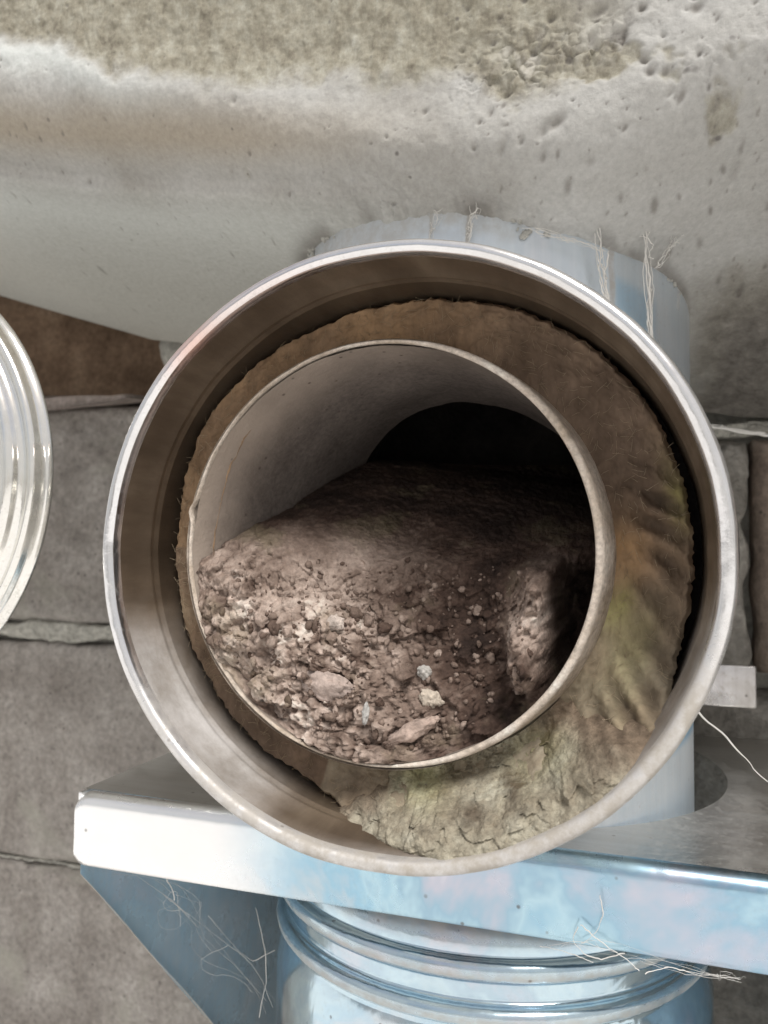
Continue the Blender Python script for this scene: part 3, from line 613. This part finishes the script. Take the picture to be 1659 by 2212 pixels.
tag(o, 'brown and grey soot choking the inner pipe of the open port', 'soot', kind='stuff')

def soot_y(x, z):
    d = (V[:, 0]-x)**2+(V[:, 2]-z)**2; return V[d.argmin(), 1]
def lump(x, y, z, r, seed, n=2, flat=(1, 1, 1), rot=None):
    import bmesh
    bm = bmesh.new(); bmesh.ops.create_icosphere(bm, subdivisions=n, radius=1)
    P_ = np.array([v_.co[:] for v_ in bm.verts]); F_ = [[v_.index for v_ in f_.verts] for f_ in bm.faces]; bm.free()
    P_ = P_*(1+.5*fbm(P_[:, 0], P_[:, 1], P_[:, 2], 1.6, 3, seed)+(.35*fbm(P_[:, 0], P_[:, 1], P_[:, 2], 5, 3, seed+1, .65) if n > 2 else 0))[:, None]*np.array(flat)
    if rot is None: rot = np.random.default_rng(seed).uniform(0, 6, 3)
    from mathutils import Euler
    R_ = np.array(Euler(rot).to_matrix()); return (P_@R_.T)*r+np.array([x, y, z]), F_
bits = []; tn = []
for i in range(750):
    a = rng.uniform(math.pi, 2*math.pi)+rng.normal(0, .25); rr = .68*math.sqrt(rng.uniform(0, 1))
    x = CXm+rr*math.cos(a); z = -.005+rr*math.sin(a)
    if z > -.05 and rng.random() > .15: continue
    if x > .42 and z > -.4: continue
    r = .005+.014*rng.random()**3; y = soot_y(x, z)
    bits.append(lump(x, y-r*.3, z, r, i, 1, (1, rng.uniform(.4, 1), rng.uniform(.5, 1)))); tn += [rng.uniform(.28, .62)]*len(bits[-1][0])
for i in range(70):
    a = rng.uniform(math.pi*1.02, 1.93*math.pi); rr = rng.uniform(.25, .67); x = CXm+rr*math.cos(a); z = -.005+rr*math.sin(a)
    if z > -.22 or x > .45: continue
    r = .010+.022*rng.random()**2; y = soot_y(x, z)
    bits.append(lump(x, y-r*.1, z, r, 3000+i, 3, (1, rng.uniform(.4, .8), rng.uniform(.5, 1)))); tn += [rng.uniform(.25, .8)]*len(bits[-1][0])
v, f = join(*bits)
o = obj('soot_crumbs', v, f, M_SOOT, smooth=True, cols={'zone': np.array(tn)})
tag(o, 'loose crumbs scattered over the soot in the pipe', 'crumbs', kind='stuff')
def single(name, lab, cat, x, z, r, col, seed, flat=(1, .7, 1), rot=(0, 0, 0), n=4):
    y = soot_y(x, z); v_, f_ = lump(x, y-r*.35, z, r, seed, n, flat, rot)
    mm = mineral(name+'_mat', [(.3, tuple(.65*k for k in col)), (.7, col)], 9, 40, .5, .5)
    tag(obj(name, v_, f_, mm), lab, cat)
single('soot_lump', 'small rounded pale lump in the middle of the soot', 'lump', -.30, -.27, .030, (.50, .43, .38), 901)
single('rust_flake', 'long pinkish flake lying on the soot at the bottom of the pipe', 'flake', .02, -.615, .080, (.42, .325, .275), 903, (1.25, .3, .34), (0, -.45, 0))
single('plaster_chip', 'cream plaster chip among dark crumbs near the pipe bottom', 'chip', .075, -.515, .036, (.46, .40, .33), 905, (1.1, .5, .8), (0, .2, 0))
single('ash_lump', 'pale grey-pink ash lump on the lower left of the soot', 'lump', -.30, -.49, .085, (.42, .34, .30), 907, (1.2, .4, .62), (0, .2, 0))
single('grey_pellet', 'pale blue-grey pellet standing upright in the soot', 'pellet', -.135, -.56, .026, (.44, .43, .41), 909, (.45, .5, 1.5), (0, .1, 0))
single('white_crumb', 'whitish grey crumb above the cream chip in the soot', 'crumb', .035, -.43, .024, (.42, .40, .37), 911)

# ================================================================== SHELF BRACKET
ZS = -1.098; YF = .654
br = thing('wall_bracket', 'folded stainless wall bracket shelf carrying the flue', 'bracket', (0, 2.98, -3.2))
# plate: grid with a round hole, front bend and lip in one sheet
nX, nY = 260, 190
Xp = np.linspace(-1.65, 1.65, nX); Yp = np.linspace(YF+.06, 2.975, nY); A, B = np.meshgrid(Xp, Yp, indexing='ij')
V = np.stack([A, B, ZS+.006*fbm(A, B, 0, 1.2, 2, 7)], -1).reshape(-1, 3); F = grid_faces(nX, nY)
HC, HR = (.06, 1.95), 1.10
d = np.hypot(V[:, 0]-HC[0], V[:, 1]-HC[1]); near = np.abs(d-HR) < .012
V[near, 0] = HC[0]+(V[near, 0]-HC[0])*HR/d[near]; V[near, 1] = HC[1]+(V[near, 1]-HC[1])*HR/d[near]
c = V[F].mean(1); F = F[np.hypot(c[:, 0]-HC[0], c[:, 1]-HC[1]) > HR]
obj('shelf_plate', V, F, M_SHELF, br)
pf = []
for a in np.linspace(90, 180, 10): pf.append((YF+.06+.06*math.cos(math.radians(a)), ZS-.06+.06*math.sin(math.radians(a))))
pf += [(YF, ZS-.10), (YF+.002, ZS-.2), (YF, ZS-.29), (YF+.004, ZS-.312), (YF+.016, ZS-.317)]
nX = 120; Xp = np.linspace(-1.65, 1.65, nX)
V = np.array([[x, y+.006*math.sin(x*1.7+.5), z] for y, z in pf for x in Xp])
corner = (V[:, 0] < -1.62) & (V[:, 2] > ZS-.05)
V[:, 2] -= .03*np.clip((-1.60-V[:, 0])/.05, 0, 1)**2*(V[:, 2] > ZS-.1); V[:, 2] += .035*np.clip((-1.60-V[:, 0])/.05, 0, 1)**2*(V[:, 2] < ZS-.26)
obj('front_lip', V, grid_faces(len(pf), nX)[:, ::-1], M_LIP, br, cols={'untinted': 1-ss(-1.0, -.45, V[:, 0])*.9})  # left end kept free of the painted blue reflections
v, f = box(-1.652, -1.632, YF+.02, 2.97, ZS-.10, ZS-.004, .004); obj('side_lip', v, f, M_LIP, br, cols={'untinted': np.ones(len(v))})
def gusset(xs, sgn):
    # triangular side plate with a bent flange along its sloping edge
    n = 40; y0, z0 = YF+.02, ZS-.36; y1, z1 = 2.95, -3.95
    s = np.linspace(0, 1, n); ye = y0+(y1-y0)*s; ze = z0+(z1-z0)*s
    V = []; 
    for y, z in zip(ye, ze):
        for k in np.linspace(0, 1, 12): V.append([xs+.008*math.sin(y*3+k*2), y, z+(ZS-.10-z)*k])
    a = np.array(V), grid_faces(n, 12)
    fl = []
    for y, z in zip(ye, ze):
        for k in (0, .5, 1): fl.append([xs+sgn*.055*k, y-.02*k, z-.012*k+.004*math.sin(y*9)])
    obj('gusset', a[0], a[1], M_GUS, br)
    obj('gusset_flange', np.array(fl), grid_faces(n, 3), M_SHELF, br)
gusset(-1.635, 1); gusset(1.635, -1)
v, f = box(-1.62, 1.62, 2.955, 2.972, -2.2, ZS-.01); obj('wall_plate', v, f, M_SHELF, br, False)

# ================================================================== FLUE BELOW
fp = thing('flue_pipe', 'shiny beaded steel flue length standing below the bracket shelf', 'flue', (0, AX, -9.9))
pr = [(.985, -1.45), (.985, -9.9)]
v, f = lathe_z(pr, 200, 0, AX); obj('pipe', v, f[:, ::-1], M_BODY, fp)
lb = thing('locking_band', 'polished ribbed locking band clamped round the flue below the shelf', 'band', (0, AX, -1.95))
def bead(z, r0, h, w_): return [(r0+h*math.sin(a), z+w_*math.cos(a)) for a in np.linspace(0, math.pi, 9)]
pb = [(1.0, -1.455), (1.035, -1.46), (1.038, -1.56)]+bead(-1.615, 1.038, .042, .045)+[(1.035, -1.68), (1.03, -1.73)]+bead(-1.79, 1.03, .05, .045)+[(1.04, -1.86), (1.06, -1.93), (1.075, -2.02), (1.075, -2.3), (1.04, -2.36), (1.0, -2.37)]
v, f = lathe_z(pb, 240, 0, AX); obj('band', v, f, M_BAND, lb, cols={'dirt_and_light': np.clip(gau(v[:, 2], -1.63, .022)+gau(v[:, 2], -1.80, .022)+gau(v[:, 2], -1.46, .03), 0, 1)*.8})

# wall clamp whose bolted tab shows to the right of the port
cl = thing('wall_clamp', 'flat steel flue clamp tab sticking out right of the port', 'clamp', (0, AX, -.8))
v, f = lathe_z([(1.004, -.60), (1.02, -.61), (1.022, -.80), (1.004, -.81)], 200, 0, AX)
c = v[f].mean(1); f = f[(c[:, 1] > AX+.25)]; obj('strap', v, f, M_TAB, cl)
v, f = box(1.00, 1.352, 2.36, 2.39, -.83, -.60, .012); obj('tab', v, f, M_TAB, cl, sharp=40)

# ================================================================== CAPPED NEIGHBOUR
CX, CY, CZ = -2.605, .30, .30
nb = thing('capped_flue_port', 'polished round steel end cap cut off by the left edge of the photo', 'flue cap', (CX, CY+1.8, CZ-1.4))
pc = [(.001, .0), (.78, .0), (.80, .004), (.812, .016), (.822, .018)]+[(.862-.038*math.cos(a), .012-.045*math.sin(a)) for a in np.linspace(.1, math.pi-.3, 10)]+[(.905, .012), (.93, .03)]+[(.952-.022*math.cos(a), .032-.022*math.sin(a)) for a in np.linspace(.1, math.pi-.2, 8)]+[(.978, .045), (.99, .075), (1.004, .082), (1.0, .10), (.985, .106), (.96, .12), (.001, .11)]
v, f = lathe_y([(r, CY+y) for r, y in pc], 200, cx=CX, cz=CZ); obj('cap', v, f[:, ::-1], M_CAP, nb)
v, f = tube([(CX-.85, CY+.13, CZ), (CX-1.2, CY+.3, CZ), (CX-2.6, CY+1.2, CZ), (CX-3.6, 2.98, CZ)], .07, 10); obj('support_arm', v, f, M_TAB, nb)
# ================================================================== COBWEBS
def web(name, label, paths, rad, parent=None):
    prt = []
    for p_, r_ in paths:
        p_ = np.array(p_, float); n = 24; tt = np.linspace(0, len(p_)-1, n)
        q_ = np.stack([np.interp(tt, np.arange(len(p_)), p_[:, i]) for i in range(3)], -1)
        kr = np.ones(7)/7; q_ = np.stack([np.convolve(np.pad(q_[:, i], 3, mode='edge'), kr, 'valid') for i in range(3)], -1)
        s_ = rng.integers(1000)
        q_ += .008*np.stack([fbm(tt*3, i, 0, 1, 3, int(s_)+i) for i in range(3)], -1)
        R_ = r_*rad*(1+.5*noise(tt*2.2, 0, 0, int(s_)))
        prt.append(tube(q_, R_, 6))
    v_, f_ = join(*prt); o_ = obj(name, v_, f_, M_WEB); tag(o_, label, 'cobweb'); return o_
def rag(p0, p1, n, sp, th, sd):
    g = np.random.default_rng(sd); out = []; p0 = np.array(p0); p1 = np.array(p1)
    for i_ in range(n):
        a_, b_ = sorted(g.uniform(-.05, 1.05, 2)); 
        if i_ < 3: a_, b_ = 0, 1
        pts = [p0+(p1-p0)*k+g.normal(0, sp, 3)*np.array([1, .4, .6])*(1.8-1.2*k) for k in np.linspace(a_, b_, 5)]
        out.append((pts, th*g.uniform(.35, 1.0)))
    return out
web('cobweb', 'ragged white cobweb hanging from the cement down the flue, left of two', rag((.60, .92, 1.36), (.655, .98, .98), 8, .014, 1.0, 5)+rag((.35, .80, 1.30), (.64, .93, 1.22), 8, .012, .5, 6), .0028)
web('cobweb', 'ragged white cobweb hanging from the cement down the flue, right of two', rag((.80, .98, 1.40), (.815, 1.14, .84), 8, .013, 1.0, 7)+rag((.94, 1.1, 1.34), (.83, 1.02, 1.16), 7, .010, .5, 8), .0028)
web('cobweb', 'cobweb wisps at the top of the flue above the rim', rag((.14, .75, 1.42), (.10, .78, 1.26), 8, .012, .6, 9)+rag((-.02, .77, 1.42), (-.06, .8, 1.30), 6, .012, .5, 10), .0025)
web('cobweb', 'straight slanting cobweb strand right of the port above the shelf', [([(.90, .28, -.46), (1.08, .68, -.67), (1.20, .9, -.84), (1.4, 1.3, -1.05)], 1.0)], .0026)
web('cobweb', 'knotted white cobweb string reaching the right-hand wall', rag((1.0, 2.0, .68), (1.8, 2.3, .56), 14, .012, 1.0, 12), .006)
web('cobweb', 'tangled cobweb drooping from the lower edge of the shelf lip', [
    ([(.62, .62, -1.20), (.63, .63, -1.30), (.60, .64, -1.36), (.55, .64, -1.40)], .7), ([(.55, .63, -1.32), (.60, .63, -1.36), (.68, .63, -1.40), (.76, .63, -1.46)], 1.0),
    ([(.55, .63, -1.32), (.52, .63, -1.39), (.60, .64, -1.45), (.72, .64, -1.40)], .8), ([(.76, .63, -1.46), (.86, .65, -1.43), (.95, .7, -1.47), (1.1, .8, -1.5)], .9),
    ([(.4, .63, -1.42), (.52, .64, -1.43), (.60, .64, -1.45)], .6)]+rag((.45, .63, -1.40), (1.1, .645, -1.43), 7, .03, .3, 40), .0019)
web('cobweb', 'fine cobweb threads stretched across the left gusset', [([(-1.40, .95, -1.50), (-1.36, 1.0, -1.62), (-1.38, 1.05, -1.70)], 1.0), ([(-1.18, .9, -1.48), (-1.0, .9, -1.50), (-.8, .85, -1.47)], .8), ([(-.9, .95, -1.6), (-.85, 1.0, -1.9), (-.95, 1.1, -2.2)], .7), ([(-1.3, 1.2, -1.8), (-1.0, 1.1, -1.95), (-.8, 1.0, -1.8)], .6)]+rag((-1.45, .9, -1.5), (-.8, 1.0, -2.1), 9, .08, .4, 41), .0020)
web('cobweb', 'faint hair of cobweb lying on the dark soot', [([(-.42, .92, .10), (-.30, .95, .12), (-.22, .96, .105)], 1.0)], .003)

# crumbled cement bits where haunch and flue meet
def joint_z(x):
    i = int(np.abs(X_C-x).argmin()); yf = AX-math.sqrt(1-min(x*x, .99)); j = int(np.argmax(Y_C[i] < yf)); return Z_C[i, j]
cr = []
for i in range(26):
    x = float(rng.choice([-.80, -.72, -.62, .30, .42, .66, .93]))+rng.normal(0, .03); x = max(-.93, min(.97, x))
    y = AX-math.sqrt(1-min(x*x, .99))-.008; z = float(joint_z(x))+rng.normal(-.005, .012)
    cr.append(lump(x, y, z, .006+.020*rng.random()**2, 400+i, 3, (1, .5, .7)))
v, f = join(*cr); tag(obj('cement_crumbs', v, f, M_CEM, smooth=False, cols={'zone': np.full((len(v), 3), .2)}), 'broken cement crumbs along the top of the flue', 'crumbs', kind='stuff')
